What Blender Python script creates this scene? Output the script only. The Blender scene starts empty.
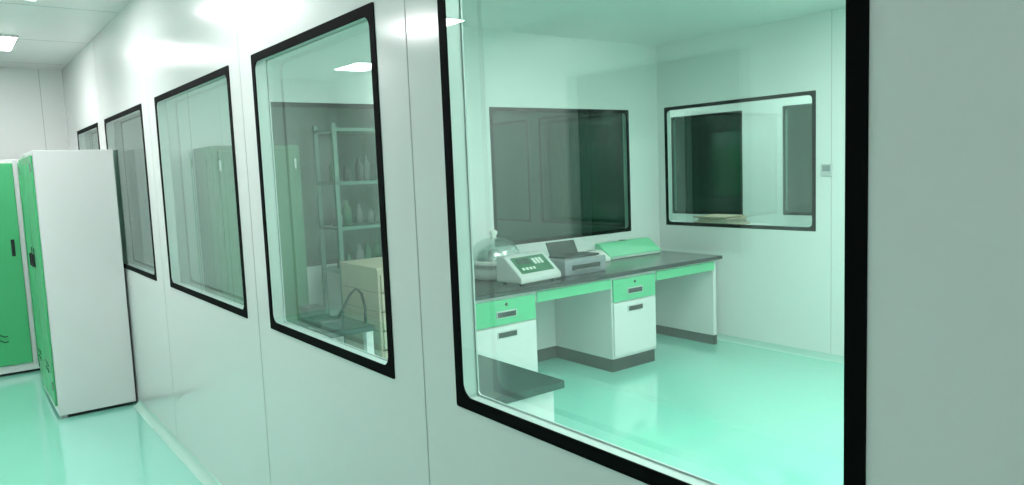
import bpy, bmesh, math, random
from mathutils import Vector, Matrix
random.seed(4)
sc = bpy.context.scene
try:
    sc.view_settings.view_transform = 'Standard'
    sc.view_settings.look = 'None'
except Exception as e:
    print(e)
H = 1.56
CEIL = 2.62

# ------------------------------------------------------------------ materials
def lin(c):
    return tuple(((x/255)/12.92 if x/255 <= .04045 else ((x/255+.055)/1.055)**2.4) for x in c)
def mat(name, rgb, rough=.4, metal=0, spec=.5, coat=0, noise=0, nscale=3, bump=0, bscale=60):
    m = bpy.data.materials.new(name); m.use_nodes = True
    nt = m.node_tree; b = nt.nodes['Principled BSDF']
    c = (*lin(rgb), 1)
    b.inputs['Base Color'].default_value = c
    b.inputs['Roughness'].default_value = rough
    b.inputs['Metallic'].default_value = metal
    b.inputs['Specular IOR Level'].default_value = spec
    b.inputs['Coat Weight'].default_value = coat
    b.inputs['Coat Roughness'].default_value = .08
    tc = nt.nodes.new('ShaderNodeTexCoord')
    n = nt.nodes.new('ShaderNodeTexNoise'); n.inputs['Scale'].default_value = nscale
    n.inputs['Detail'].default_value = 3
    nt.links.new(tc.outputs['Object'], n.inputs['Vector'])
    mx = nt.nodes.new('ShaderNodeMix'); mx.data_type = 'RGBA'
    k = noise if noise else .03
    mx.inputs[6].default_value = tuple(x*(1-k) for x in c[:3])+(1,)
    mx.inputs[7].default_value = tuple(min(1, x*(1+k)) for x in c[:3])+(1,)
    nt.links.new(n.outputs['Fac'], mx.inputs[0])
    nt.links.new(mx.outputs[2], b.inputs['Base Color'])
    if bump:
        n2 = nt.nodes.new('ShaderNodeTexNoise'); n2.inputs['Scale'].default_value = bscale
        nt.links.new(tc.outputs['Object'], n2.inputs['Vector'])
        bp = nt.nodes.new('ShaderNodeBump'); bp.inputs['Strength'].default_value = bump
        bp.inputs['Distance'].default_value = .01
        nt.links.new(n2.outputs['Fac'], bp.inputs['Height'])
        nt.links.new(bp.outputs['Normal'], b.inputs['Normal'])
    return m
def emis(name, rgb, s):
    m = bpy.data.materials.new(name); m.use_nodes = True
    nt = m.node_tree; nt.nodes.clear()
    o = nt.nodes.new('ShaderNodeOutputMaterial'); e = nt.nodes.new('ShaderNodeEmission')
    e.inputs[0].default_value = (*rgb, 1); e.inputs[1].default_value = s
    nt.links.new(e.outputs[0], o.inputs[0]); return m
def glass(name, tint, base=.07, gain=.8, rough=0.0):
    m = bpy.data.materials.new(name); m.use_nodes = True
    nt = m.node_tree; nt.nodes.clear()
    o = nt.nodes.new('ShaderNodeOutputMaterial')
    t = nt.nodes.new('ShaderNodeBsdfTransparent'); t.inputs[0].default_value = (*tint, 1)
    g = nt.nodes.new('ShaderNodeBsdfGlossy'); g.inputs['Roughness'].default_value = rough
    g.inputs['Color'].default_value = (.92, 1, .97, 1)
    geo = nt.nodes.new('ShaderNodeNewGeometry')
    dp = nt.nodes.new('ShaderNodeVectorMath'); dp.operation = 'DOT_PRODUCT'
    nt.links.new(geo.outputs['Normal'], dp.inputs[0]); nt.links.new(geo.outputs['Incoming'], dp.inputs[1])
    ab = nt.nodes.new('ShaderNodeMath'); ab.operation = 'ABSOLUTE'; nt.links.new(dp.outputs['Value'], ab.inputs[0])
    su = nt.nodes.new('ShaderNodeMath'); su.operation = 'SUBTRACT'; su.inputs[0].default_value = 1; nt.links.new(ab.outputs[0], su.inputs[1])
    pw = nt.nodes.new('ShaderNodeMath'); pw.operation = 'POWER'; pw.inputs[1].default_value = 5; nt.links.new(su.outputs[0], pw.inputs[0])
    ma = nt.nodes.new('ShaderNodeMath'); ma.operation = 'MULTIPLY_ADD'; ma.use_clamp = True
    ma.inputs[1].default_value = gain; ma.inputs[2].default_value = base
    mx = nt.nodes.new('ShaderNodeMixShader')
    nt.links.new(pw.outputs[0], ma.inputs[0]); nt.links.new(ma.outputs[0], mx.inputs[0])
    nt.links.new(t.outputs[0], mx.inputs[1]); nt.links.new(g.outputs[0], mx.inputs[2])
    nt.links.new(mx.outputs[0], o.inputs[0]); return m

M_WALL = mat('painted_panel', (206, 213, 210), .14, spec=.55, noise=.015, nscale=.8)
M_WALL2 = mat('painted_panel_room', (221, 227, 224), .3, noise=.015, nscale=.8)
M_CEIL = mat('ceiling_panel', (220, 222, 221), .35)
M_FLOOR = mat('mint_epoxy', (142, 215, 195), .07, spec=.6, coat=.6, noise=.04, nscale=1.2, bump=.02, bscale=6)
M_SEAM = mat('panel_seam', (155, 164, 160), .5)
M_COVE = mat('cove_aluminium', (170, 210, 196), .3)
M_BLACK = mat('black_glass_border', (9, 13, 13), .7, spec=.03)
M_ALU = mat('aluminium_reveal', (186, 198, 194), .35, metal=.2)
M_GLASS = glass('window_glass', (.87, .972, .938), .085)
M_GIN = glass('inner_window_glass', (.6, .8, .73), .03)
M_DGLASS = glass('blackout_glass', (.14, .24, .2), .06)  # tint blacks out the bright side room behind the added reflection frames
M_GREEN = mat('green_lacquer', (72, 172, 114), .3)
M_DGREEN = mat('dark_green_lacquer', (30, 100, 62), .35)
M_GREEN2 = mat('green_drawer', (88, 188, 136), .35)
M_WHITE = mat('cabinet_white', (212, 215, 214), .35)
M_LGREY = mat('light_grey', (190, 196, 194), .4)
M_DARK = mat('dark_plastic', (26, 29, 30), .4)
M_TOP = mat('black_worktop', (30, 30, 34), .18, noise=.15, nscale=30)
M_KICK = mat('black_plinth', (30, 36, 36), .5)
M_GREY = mat('grey_plastic', (130, 136, 140), .45)
M_BODY = mat('instrument_body', (196, 202, 198), .4)
M_STEEL = mat('steel', (170, 178, 176), .25, metal=.8)
M_TAN = mat('tan_board', (176, 164, 144), .6, noise=.08, nscale=8)
M_TAN2 = mat('tan_board_shadow_gap', (105, 96, 82), .6)
M_SHELF = mat('shelf_green_grey', (80, 124, 106), .4)
M_PANEL = mat('green_panel', (26, 100, 62), .4)
M_LCD = mat('lcd', (60, 80, 70), .2)
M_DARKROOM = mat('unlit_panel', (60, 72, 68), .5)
M_DIM = mat('dim_store_panel', (66, 96, 86), .4)  # dimness of the unlit store put into the wall colour
M_BOTTLE = mat('bottle_plastic', (225, 228, 220), .4)
M_AMBER = mat('dark_bottle', (60, 78, 68), .3)
M_GBOT = mat('grey_bottle', (96, 108, 102), .4)
LC = (1, .95, .965)
M_LAMP = emis('lamp_diffuser_corridor', LC, 37)
M_FILLN = emis('fill_lamp_near', LC, 13.5)  # emission for the added fill lamps near the camera
M_LAMP1 = emis('lamp_diffuser_room', LC, 28)
M_LAMP3 = emis('lamp_diffuser_side', LC, 28)
M_JAR = glass('jar_glass', (.82, .88, .87), .3, .7, .25)

# ------------------------------------------------------------------ builder
class B:
    def __init__(s): s.bm = bmesh.new(); s.mats = []
    def mi(s, m):
        if m not in s.mats: s.mats.append(m)
        return s.mats.index(m)
    def _new(s, verts, faces, m, bevel=0, smooth=False, seg=2):
        vs = [s.bm.verts.new(v) for v in verts]
        fs = []
        for f in faces:
            try: fs.append(s.bm.faces.new([vs[i] for i in f]))
            except ValueError: pass
        k = s.mi(m)
        for f in fs: f.material_index = k; f.smooth = smooth
        bmesh.ops.recalc_face_normals(s.bm, faces=fs)
        if bevel:
            es = list({e for f in fs for e in f.edges})
            r = bmesh.ops.bevel(s.bm, geom=es, offset=bevel, segments=seg, affect='EDGES', profile=.5)
            for f in r['faces']: f.material_index = k
    def box(s, x0, x1, y0, y1, z0, z1, m, bevel=0):
        v = [(x0,y0,z0),(x1,y0,z0),(x1,y1,z0),(x0,y1,z0),(x0,y0,z1),(x1,y0,z1),(x1,y1,z1),(x0,y1,z1)]
        s._new(v, [(0,3,2,1),(4,5,6,7),(0,1,5,4),(1,2,6,5),(2,3,7,6),(3,0,4,7)], m, bevel)
    def prism(s, pts, off, m, bevel=0):
        n = len(pts); off = Vector(off)
        v = [Vector(p) for p in pts] + [Vector(p)+off for p in pts]
        f = [tuple(range(n)), tuple(range(2*n-1, n-1, -1))] + [(i, (i+1)%n, n+(i+1)%n, n+i) for i in range(n)]
        s._new(v, f, m, bevel)
    def lathe(s, cx, cy, prof, m, seg=32, smooth=True, caps=True):
        v = []; f = []
        for (r, z) in prof:
            for i in range(seg):
                a = 2*math.pi*i/seg; v.append((cx+r*math.cos(a), cy+r*math.sin(a), z))
        for j in range(len(prof)-1):
            for i in range(seg):
                k = (i+1)%seg; f.append((j*seg+i, j*seg+k, (j+1)*seg+k, (j+1)*seg+i))
        if caps:
            f.append(tuple(range(seg))[::-1]); f.append(tuple(range((len(prof)-1)*seg, len(prof)*seg)))
        s._new(v, f, m, smooth=smooth)
    def tube(s, pts, r, m, seg=8):
        pts = [Vector(p) for p in pts]; v = []; f = []
        for i, p in enumerate(pts):
            d = (pts[min(i+1, len(pts)-1)] - pts[max(i-1, 0)]).normalized()
            a = d.orthogonal().normalized() if i == 0 else (a - d*a.dot(d)).normalized()
            b = d.cross(a)
            for k in range(seg):
                t = 2*math.pi*k/seg; v.append(p + a*r*math.cos(t) + b*r*math.sin(t))
        for j in range(len(pts)-1):
            for i in range(seg):
                k = (i+1)%seg; f.append((j*seg+i, j*seg+k, (j+1)*seg+k, (j+1)*seg+i))
        f.append(tuple(range(seg))[::-1]); f.append(tuple(range((len(pts)-1)*seg, len(pts)*seg)))
        s._new(v, f, m, smooth=True)
    def done(s, name, M=None, parent=None):
        me = bpy.data.meshes.new(name); s.bm.to_mesh(me); s.bm.free()
        for m in s.mats: me.materials.append(m)
        o = bpy.data.objects.new(name, me); sc.collection.objects.link(o)
        if M is not None: o.matrix_world = M
        if parent: o.parent = parent
        return o

# ------------------------------------------------------------------ shell
def wall(name, axis, p0, p1, a0, a1, holes, m, seams=(), z0=0, z1=CEIL, seam_sides=(-1, 1)):
    b = B()
    def bx(u0, u1, w0, w1, mm=m, q0=p0, q1=p1):
        if axis == 'Y': b.box(q0, q1, u0, u1, w0, w1, mm)
        else: b.box(u0, u1, q0, q1, w0, w1, mm)
    cur = a0
    for (h0, h1, hz0, hz1) in sorted(holes):
        bx(cur, h0, z0, z1); bx(h0, h1, z0, hz0); bx(h0, h1, hz1, z1); cur = h1
    bx(cur, a1, z0, z1)
    for sm in seams:
        zr = [(z0, z1)]
        for (h0, h1, hz0, hz1) in holes:
            if h0 < sm < h1: zr = [(z0, hz0-.04), (hz1+.04, z1)]
        for (w0, w1) in zr:
            if -1 in seam_sides: bx(sm-.0018, sm+.0018, w0, w1, M_SEAM, p0-.0008, p0+.001)
            if 1 in seam_sides: bx(sm-.0018, sm+.0018, w0, w1, M_SEAM, p1-.001, p1+.0008)
    return b.done(name)

def rr(a0, a1, z0, z1, r, n=8):
    pts = []
    for (cx, cz, s) in ((a1-r, z1-r, 0), (a0+r, z1-r, 90), (a0+r, z0+r, 180), (a1-r, z0+r, 270)):
        for i in range(n+1):
            t = math.radians(s + 90*i/n); pts.append((cx+r*math.cos(t), cz+r*math.sin(t)))
    return pts
def window(name, axis, p0, p1, a0, a1, z0, z1, bw=.0245, g=M_GLASS):
    b = B()
    def P(p, a, z): return (p, a, z) if axis == 'Y' else (a, p, z)
    e = .012
    for (u0, u1, w0, w1) in ((a0, a0+e, z0, z1), (a1-e, a1, z0, z1), (a0+e, a1-e, z0, z0+e), (a0+e, a1-e, z1-e, z1)):
        if axis == 'Y': b.box(p0+.002, p1-.002, u0, u1, w0, w1, M_ALU)
        else: b.box(u0, u1, p0+.002, p1-.002, w0, w1, M_ALU)
    for (q, d) in ((p0, -1), (p1, 1)):
        bb = bw if d < 0 else .016
        o = rr(a0-.006, a1+.006, z0-.006, z1+.006, .006); i = rr(a0+bb, a1-bb, z0+bb, z1-bb, .035 if d < 0 else .01)
        n = len(o); f0, f1 = q + d*.003, q - d*.001
        v = [P(f0, *p) for p in o] + [P(f0, *p) for p in i] + [P(f1, *p) for p in o] + [P(f1, *p) for p in i]
        f = []
        for k in range(n):
            j = (k+1) % n
            f += [(k, j, n+j, n+k), (2*n+k, 3*n+k, 3*n+j, 2*n+j), (k, 2*n+k, 2*n+j, j), (n+k, n+j, 3*n+j, 3*n+k)]
        b._new(v, f, M_BLACK if d < 0 else M_ALU)
        c = q + d*.001
        b._new([P(c, a0+.01, z0+.01), P(c, a1-.01, z0+.01), P(c, a1-.01, z1-.01), P(c, a0+.01, z1-.01)], [(0, 1, 2, 3)], g)
    return b.done(name)

b = B(); b.box(-1.7, 9.0, -3.1, 8.6, -.1, 0, M_FLOOR); b.done('floor')
b = B(); b.box(-1.7, 9.0, -3.1, 8.6, CEIL, CEIL+.1, M_CEIL)
for yy in [-2, -.8, .4, 1.6, 2.8, 4.0, 5.2, 6.4, 7.6]:
    b.box(-1.6, .97, yy-.002, yy+.002, CEIL-.001, CEIL, M_SEAM)
b.done('ceiling')

PX0, PX1 = .98, 1.03
Z0, Z1 = .98, 2.02
part = [(.500, 1.525), (1.86, 2.85), (3.14, 4.45), (4.80, 6.02), (6.32, 7.35)]
wall('wall_partition', 'Y', PX0, PX1, -3.0, 7.95, [(a, c, Z0, Z1) for a, c in part], M_WALL,
     seams=[-.9, .3, 1.69, 3.0, 4.62, 6.17], z0=0)
for i, (a, c) in enumerate(part): window('window_%d' % (i+1), 'Y', PX0, PX1, a, c, Z0, Z1)
wall('wall_corridor_end', 'X', 7.95, 8.05, -1.7, 1.03, [], M_WALL2, seams=[-.4, .8])
wall('wall_side_end', 'X', 7.95, 8.05, 5.35, 8.6, [], M_WALL2)
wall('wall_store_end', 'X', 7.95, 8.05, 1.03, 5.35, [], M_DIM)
wall('wall_corridor_left', 'Y', -1.7, -1.6, -3.0, 7.95, [(2.5, 3.95, 1.0, 2.2)], M_WALL2, seams=[.4, 1.6, 4.6, 5.8])
window('window_6', 'Y', -1.7, -1.6, 2.5, 3.95, 1.0, 2.2)
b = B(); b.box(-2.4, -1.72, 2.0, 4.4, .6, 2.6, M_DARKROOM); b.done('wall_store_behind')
wall('wall_corridor_near', 'X', -3.1, -3.0, -1.7, 8.6, [], M_WALL2)
wall('wall_room_back', 'X', 4.64, 4.69, PX1, 5.30, [(1.45, 2.62, .98, 2.03), (3.39, 4.91, .96, 2.03)], M_WALL2,
     seams=[3.0, 1.2])
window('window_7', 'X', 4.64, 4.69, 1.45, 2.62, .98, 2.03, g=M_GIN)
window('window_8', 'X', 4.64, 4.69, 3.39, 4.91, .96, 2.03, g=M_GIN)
wall('wall_room_right', 'Y', 5.30, 5.35, -3.0, 4.69, [(3.08, 4.55, .99, 2.05)], M_WALL2, seams=[.6, 1.8, 2.95])
window('window_9', 'Y', 5.30, 5.35, 3.08, 4.55, .99, 2.05)
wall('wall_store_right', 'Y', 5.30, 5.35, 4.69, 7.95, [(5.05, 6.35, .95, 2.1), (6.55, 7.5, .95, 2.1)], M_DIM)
window('window_13', 'Y', 5.30, 5.35, 5.05, 6.35, .95, 2.1, g=M_DGLASS)  # added frame, stands in for ghost reflections in the back window
window('window_14', 'Y', 5.30, 5.35, 6.55, 7.5, .95, 2.1, g=M_DGLASS)  # second added frame for the same ghost reflections
wall('wall_room_near', 'X', -1.5, -1.45, PX1, 5.30, [], M_WALL2)
wall('wall_outer_right', 'Y', 7.2, 7.25, -3.0, 7.95, [(3.4, 4.55, .95, 2.1), (5.07, 6.08, .93, 2.1), (6.4, 7.4, .93, 2.1)], M_WALL2)
window('window_10', 'Y', 7.2, 7.25, 3.4, 4.55, .95, 2.1, g=M_GIN)
window('window_11', 'Y', 7.2, 7.25, 5.07, 6.08, .93, 2.1, g=M_GIN)
window('window_12', 'Y', 7.2, 7.25, 6.4, 7.4, .93, 2.1, g=M_GIN)
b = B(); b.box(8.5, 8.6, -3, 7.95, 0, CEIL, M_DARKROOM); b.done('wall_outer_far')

def cove(name, p0, p1, n):
    p0, p1, n = Vector(p0), Vector(p1), Vector(n); b = B()
    r = .045
    pts = [p0, p0 + n*r]
    for i in range(1, 6):
        t = math.radians(90*i/6)
        pts.append(p0 + n*(r - r*math.sin(t)) + Vector((0, 0, r - r*math.cos(t))))
    pts.append(p0 + Vector((0, 0, r)))
    b.prism(pts, p1-p0, M_COVE); b.done(name)
cove('baseboard_partition', (PX0, -3, 0), (PX0, 5.7, 0), (-1, 0, 0))
cove('baseboard_partition_inner', (PX1, -1.45, 0), (PX1, 4.64, 0), (1, 0, 0))
cove('baseboard_room_right', (5.30, -1.45, 0), (5.30, 4.64, 0), (-1, 0, 0))
cove('baseboard_room_back', (PX1+.05, 4.64, 0), (2.4, 4.64, 0), (0, -1, 0))
cove('baseboard_corridor_end', (-1.6, 7.95, 0), (0, 7.95, 0), (0, -1, 0))

def lamp(x, y, sx, sy, m):
    b = B()
    b.box(x-sx/2-.012, x+sx/2+.012, y-sy/2-.012, y+sy/2+.012, CEIL-.018, CEIL, M_WHITE)
    b.box(x-sx/2, x+sx/2, y-sy/2, y+sy/2, CEIL-.021, CEIL-.017, m)
    b.done('ceiling_light')
for y in (2.8, 4.67, 6.54): lamp(.37, y, .30, .58, M_LAMP)
lamp(-1.35, 6.7, .22, .5, M_LAMP); lamp(-.9, 4.67, .3, .6, M_LAMP)
for y in (.9, -.6, -2.1): lamp(-.6, y, .3, .6, M_FILLN)  # unseen fill lamps, added to brighten the near wall panel
for y in (-.6, .8, 2.2):
    for x in (2.2, 4.0): lamp(x, y, .6, .6, M_LAMP1)
for y in (2.0, 4.2, 6.4): lamp(6.3, y, .6, .6, M_LAMP3)

# ------------------------------------------------------------------ cabinets
def cupboard(name, w, d, h, M, body=M_WHITE, door=M_GREEN):
    b = B()
    b.box(.03, w-.03, .04, d-.02, 0, .025, M_KICK)
    b.box(0, w, .0, d, .025, h, body, .004)
    for sx in (.02, w-.06): b.box(sx, sx+.04, .01, .05, 0, .025, M_LGREY)
    mid = w/2
    for (x0, x1, hx) in ((.03, mid-.018, mid-.085), (mid+.018, w-.03, mid+.06)):
        b.box(x0, x1, -.014, -.001, .09, h-.03, door, .004)
        b.box(hx, hx+.026, -.018, -.012, 1.0, 1.14, M_DARK, .002)
        b.box(hx+.004, hx+.022, -.034, -.017, 1.01, 1.10, M_DARK, .005)
        for k in range(2):
            b.tube([(x0+.08+.022*i, -.0155, .3+.045*k+.011*math.sin(i*1.5)) for i in range(9)], .005, M_PANEL, 6)
        for zz in (.2, h-.14): b.box((x0 if x0 < mid-.1 else x1-.012), (x0+.012 if x0 < mid-.1 else x1), -.02, -.013, zz, zz+.06, M_STEEL)
    b.box(mid-.016, mid+.016, -.012, 0, .07, h-.01, body if body is not M_WHITE else M_LGREY, .002)
    return b.done(name, M)
cupboard('storage_cabinet', .92, .5, 1.8, Matrix.Translation((.05, 7.40, 0)))
cupboard('storage_cabinet', .94, .47, 1.8, Matrix.Translation((.495, 6.66, 0)) @ Matrix.Rotation(-math.pi/2, 4, 'Z'))
cupboard('storage_cabinet', .50, .36, 1.75, Matrix.Translation((1.20, 4.25, 0)), M_DGREEN, M_DGREEN)  # stands in for a dark green reflection in the partition windows

# ------------------------------------------------------------------ lab bench along back wall
b = B()
YF, YB = 3.84, 4.63; ZT = .76
b.box(2.42, 5.17, YF, YB, ZT-.03, ZT, M_TOP, .004)
CF = YF+.04
def pedestal(x0, x1):
    b.box(x0, x1, CF, YB-.03, .1, ZT-.03, M_WHITE, .002)
    b.box(x0+.005, x1-.005, CF+.01, YB-.04, 0, .1, M_KICK)
    b.box(x0+.01, x1-.01, CF-.016, CF-.001, ZT-.225, ZT-.055, M_GREEN2, .003)
    b.box(x0+.01, x1-.01, CF-.016, CF-.001, .12, ZT-.235, M_WHITE, .003)
    xm = (x0+x1)/2
    for zc in (ZT-.155, ZT-.29):
        b.box(xm-.085, xm+.085, CF-.021, CF-.015, zc-.024, zc+.024, M_LGREY, .002)
        b.box(xm-.076, xm+.076, CF-.024, CF-.018, zc-.018, zc+.016, M_DARK, .002)
    b.tube([(xm, CF-.022, ZT-.09), (xm, CF-.014, ZT-.09)], .011, M_DARK, 12)
pedestal(2.63, 3.15); pedestal(3.88, 4.36)
for (x0, x1) in ((3.15, 3.88), (4.36, 5.10)):
    b.box(x0+.005, x1-.005, CF, CF+.4, ZT-.12, ZT-.03, M_WHITE)
    b.box(x0+.01, x1-.01, CF-.014, CF-.001, ZT-.118, ZT-.045, M_GREEN2, .003)
    b.box(x0, x1, YB-.1, YB-.08, .1, ZT-.03, M_WHITE)
    b.box(x0, x1, YB-.1, YB-.08, 0, .1, M_KICK)
b.box(5.09, 5.13, CF, YB-.03, .08, ZT-.03, M_WHITE, .002)
b.box(5.088, 5.132, CF-.002, YB-.03, 0, .08, M_KICK)
b.box(2.44, 2.47, CF, YB-.03, 0, ZT-.03, M_WHITE, .002)
b.done('laboratory_bench')

b = B()
b.box(1.08, 1.75, 2.00, 2.78, .75, .78, M_TOP, .004)
b.box(1.10, 1.72, 2.03, 2.75, .1, .75, M_WHITE, .003)
b.box(1.12, 1.70, 2.05, 2.73, 0, .1, M_KICK)
b.box(1.72, 1.735, 2.05, 2.38, .12, .56, M_WHITE, .003); b.box(1.72, 1.735, 2.40, 2.73, .12, .56, M_WHITE, .003)
b.box(1.72, 1.735, 2.05, 2.38, .57, .72, M_GREEN2, .003); b.box(1.72, 1.735, 2.40, 2.73, .57, .72, M_GREEN2, .003)
b.done('laboratory_bench')

# ------------------------------------------------------------------ things on bench
ZI = ZT + .0005
b = B()
BW = .40
b.prism([(0, 0, .012), (0, 0, .05), (0, .17, .19), (0, .25, .19), (0, .25, .012)], (BW, 0, 0), M_BODY, .008)
def slope(u0, u1, t0, t1, m, th=.004):
    P = lambda x, t, o: (x, .17*t - o*.636, .05+.14*t + o*.772)
    b.prism([P(u0, t0, 0), P(u0, t1, 0), P(u0, t1, th), P(u0, t0, th)], (u1-u0, 0, 0), m)
slope(.04, BW-.04, .18, .88, M_PANEL)
slope(.07, .19, .56, .8, M_LCD, .007)
for i in range(4): slope(.07+.035*i, .09+.035*i, .3, .4, M_BOTTLE, .008)
for i in range(3): slope(.22+.034*i, .242+.034*i, .5, .75, M_BOTTLE, .008)
for (x, y) in ((.04, .04), (BW-.04, .04), (.04, .21), (BW-.04, .21)): b.lathe(x, y, [(.015, 0), (.015, .014)], M_DARK, 12)
b.done('laboratory_balance', Matrix.Translation((3.07, 3.92, ZI)) @ Matrix.Rotation(math.radians(6), 4, 'Z'))
b = B()
b.lathe(0, 0, [(.12, 0), (.14, .01), (.14, .06), (.13, .08), (.175, .095), (.18, .105), (.175, .112)], M_BODY)
b.lathe(0, 0, [(.17, .113), (.17, .13), (.16, .17), (.135, .21), (.10, .238), (.06, .255), (.02, .262)], M_JAR, caps=False)
b.lathe(0, 0, [(.172, .112), (.178, .119), (.168, .126)], M_BOTTLE, caps=False)
b.lathe(0, 0, [(.022, .258), (.016, .27), (.026, .284), (.026, .298), (.014, .308), (.002, .312)], M_BOTTLE, 16)
b.lathe(0, 0, [(.11, .113), (.11, .125), (.04, .13), (.04, .17), (.02, .18)], M_GREY, 24)
b.done('glass_dome_jar', Matrix.Translation((3.20, 4.40, ZI)) @ Matrix.Scale(1.15, 4))
b = B()
b.box(0, .42, 0, .26, .0, .12, M_GREY, .012)
b.box(.03, .39, .04, .22, .12, .135, M_DARK, .006)
b.prism([(.04, .2, .13), (.04, .215, .13), (.04, .265, .23), (.04, .25, .23)], (.28, 0, 0), M_DARK, .002)
b.box(.07, .35, -.004, .01, .035, .075, M_DARK)
b.box(.09, .33, -.03, .0, .035, .042, M_GREY)
for i in range(3): b.box(.34+.02*i, .353+.02*i, .012, .026, .119, .124, M_BOTTLE)
b.done('desktop_printer', Matrix.Translation((3.54, 4.00, ZI)))
b = B()
b.prism([(0, 0, 0), (0, 0, .03), (0, .1, .085), (0, .2, .085), (0, .2, 0)], (.30, 0, 0), M_BOTTLE, .006)
b.prism([(.04, .02, .0415), (.04, .08, .0745), (.04, .08, .078), (.04, .02, .045)], (.1, 0, 0), M_LCD)
for i in range(4): b.box(.17+.022*i, .185+.022*i, .13, .16, .085, .09, M_GREY)
b.done('bench_meter', Matrix.Translation((4.07, 4.36, ZI)))
b = B()
b.prism([(0, 0, 0), (0, 0, .03), (0, .14, .13), (0, .18, .13), (0, .18, 0)], (.64, 0, 0), M_GREEN2, .006)
b.box(.02, .62, -.004, .01, .006, .02, M_LGREY)
b.box(.30, .35, .15, .185, .128, .134, M_DARK)
b.done('green_instrument_case', Matrix.Translation((4.40, 4.40, ZI)))

# wall switch
b = B()
b.box(5.288, 5.30, 2.94, 3.03, 1.41, 1.50, M_LGREY, .003)
b.box(5.285, 5.289, 2.955, 3.015, 1.445, 1.49, M_GREY, .001)
b.done('wall_switch')

# ------------------------------------------------------------------ shelf, table, drawers
b = B()
x0, x1, y0, y1 = 1.92, 2.38, 4.26, 4.56
for x in (x0, x1-.025):
    for y in (y0, y1-.025): b.box(x, x+.025, y, y+.025, 0, 1.88, M_SHELF)
for z in (.15, .55, .95, 1.22, 1.5, 1.83): b.box(x0, x1, y0, y1, z, z+.02, M_SHELF)
shelf = b.done('metal_shelf')
b = B()
for z in (.97, 1.24, 1.52):
    x = x0+.06
    while x < x1-.06:
        r = random.uniform(.02, .032); h = random.uniform(.08, .16)
        b.lathe(x, y0+.1+random.uniform(0, .08), [(r, z), (r, z+h*.7), (r*.45, z+h*.82), (r*.45, z+h)], random.choice([M_AMBER, M_PANEL, M_GBOT]), 14)
        x += 2*r+.02
b.done('reagent_bottles', parent=shelf)
b = B()
cx0, cx1, cy0, cy1, ch = 1.82, 2.36, 3.58, 4.04, 1.04
b.box(cx0+.02, cx1-.02, cy0+.02, cy1-.02, 0, .06, M_KICK)
b.box(cx0, cx1, cy0, cy1, .06, ch, M_TAN, .004)
b.box(cx0-.008, cx1+.008, cy0-.012, cy1, ch, ch+.018, M_TAN, .004)
n = 9; hh = (ch-.09)/n
for i in range(n):
    z = .075+i*hh
    b.box(cx0+.01, cx1-.01, cy0-.003, cy0+.002, z-.006, z+.003, M_TAN2)
    b.box(cx0+.015, cx1-.015, cy0-.012, cy0-.0005, z+.006, z+hh-.008, M_TAN, .002)
    for xx in (cx0+.14, cx1-.2): b.box(xx, xx+.06, cy0-.018, cy0-.011, z+hh*.45, z+hh*.62, M_TAN2, .001)
    b.box(cx0-.001, cx0+.002, cy0+.02, cy1-.02, z-.003, z+.001, M_TAN2)
b.done('chest_of_drawers')
b = B()
b.box(1.40, 1.79, 3.58, 4.02, .72, .75, M_TOP, .003)
for x in (1.41, 1.74):
    for y in (3.59, 3.97): b.box(x, x+.04, y, y+.04, 0, .72, M_WHITE)
b.box(1.43, 1.76, 3.99, 4.005, .3, .72, M_WHITE)
b.done('side_table')
b = B()
b.box(1.50, 1.62, 3.62, 3.80, .7505, .81, M_DARK, .01)
b.box(1.52, 1.62, 3.83, 3.95, .7505, .85, M_DARK, .01)
b.tube([(1.60, 3.64, .80), (1.63, 3.62, .86), (1.67, 3.61, .93), (1.70, 3.60, .96), (1.73, 3.6, .93), (1.745, 3.595, .85), (1.74, 3.59, .765)], .008, M_DARK)
b.done('power_adapter')

# room 3
b = B()
b.box(5.9, 6.6, 4.3, 5.6, .86, .9, M_WHITE, .004)
for x in (5.93, 6.53):
    for y in (4.33, 5.53): b.box(x, x+.04, y, y+.04, 0, .86, M_LGREY)
b.done('side_table')
b = B()
for i in range(6):
    b.box(6.0+random.uniform(0, .03), 6.35, 4.36+random.uniform(0, .08), 4.85-random.uniform(0, .12), .9005+.018*i, .917+.018*i, M_TAN, .006)
b.done('stack_of_folded_cloths')

# ------------------------------------------------------------------ camera
v1 = Vector((-572, -51, 740)).normalized()
v2 = Vector((968, -113, 740)); v2 = (v2 - v1*v2.dot(v1)).normalized()
up = v1.cross(v2)
if up.y > 0: up = -up
right = Vector((v2.x, v1.x, up.x)); down = Vector((v2.y, v1.y, up.y)); fwd = Vector((v2.z, v1.z, up.z))
R = Matrix((right, -down, -fwd)).transposed()
cam = bpy.data.cameras.new('camera'); co = bpy.data.objects.new('camera', cam); sc.collection.objects.link(co)
co.matrix_world = Matrix.Translation((0, 0, H)) @ R.to_4x4()
cam.sensor_width = 36; cam.lens = 740/1024*36; cam.clip_start = .02
sc.camera = co
w = bpy.data.worlds.new('world'); sc.world = w; w.use_nodes = True
w.node_tree.nodes['Background'].inputs[0].default_value = (.8, .9, .86, 1)
w.node_tree.nodes['Background'].inputs[1].default_value = .05
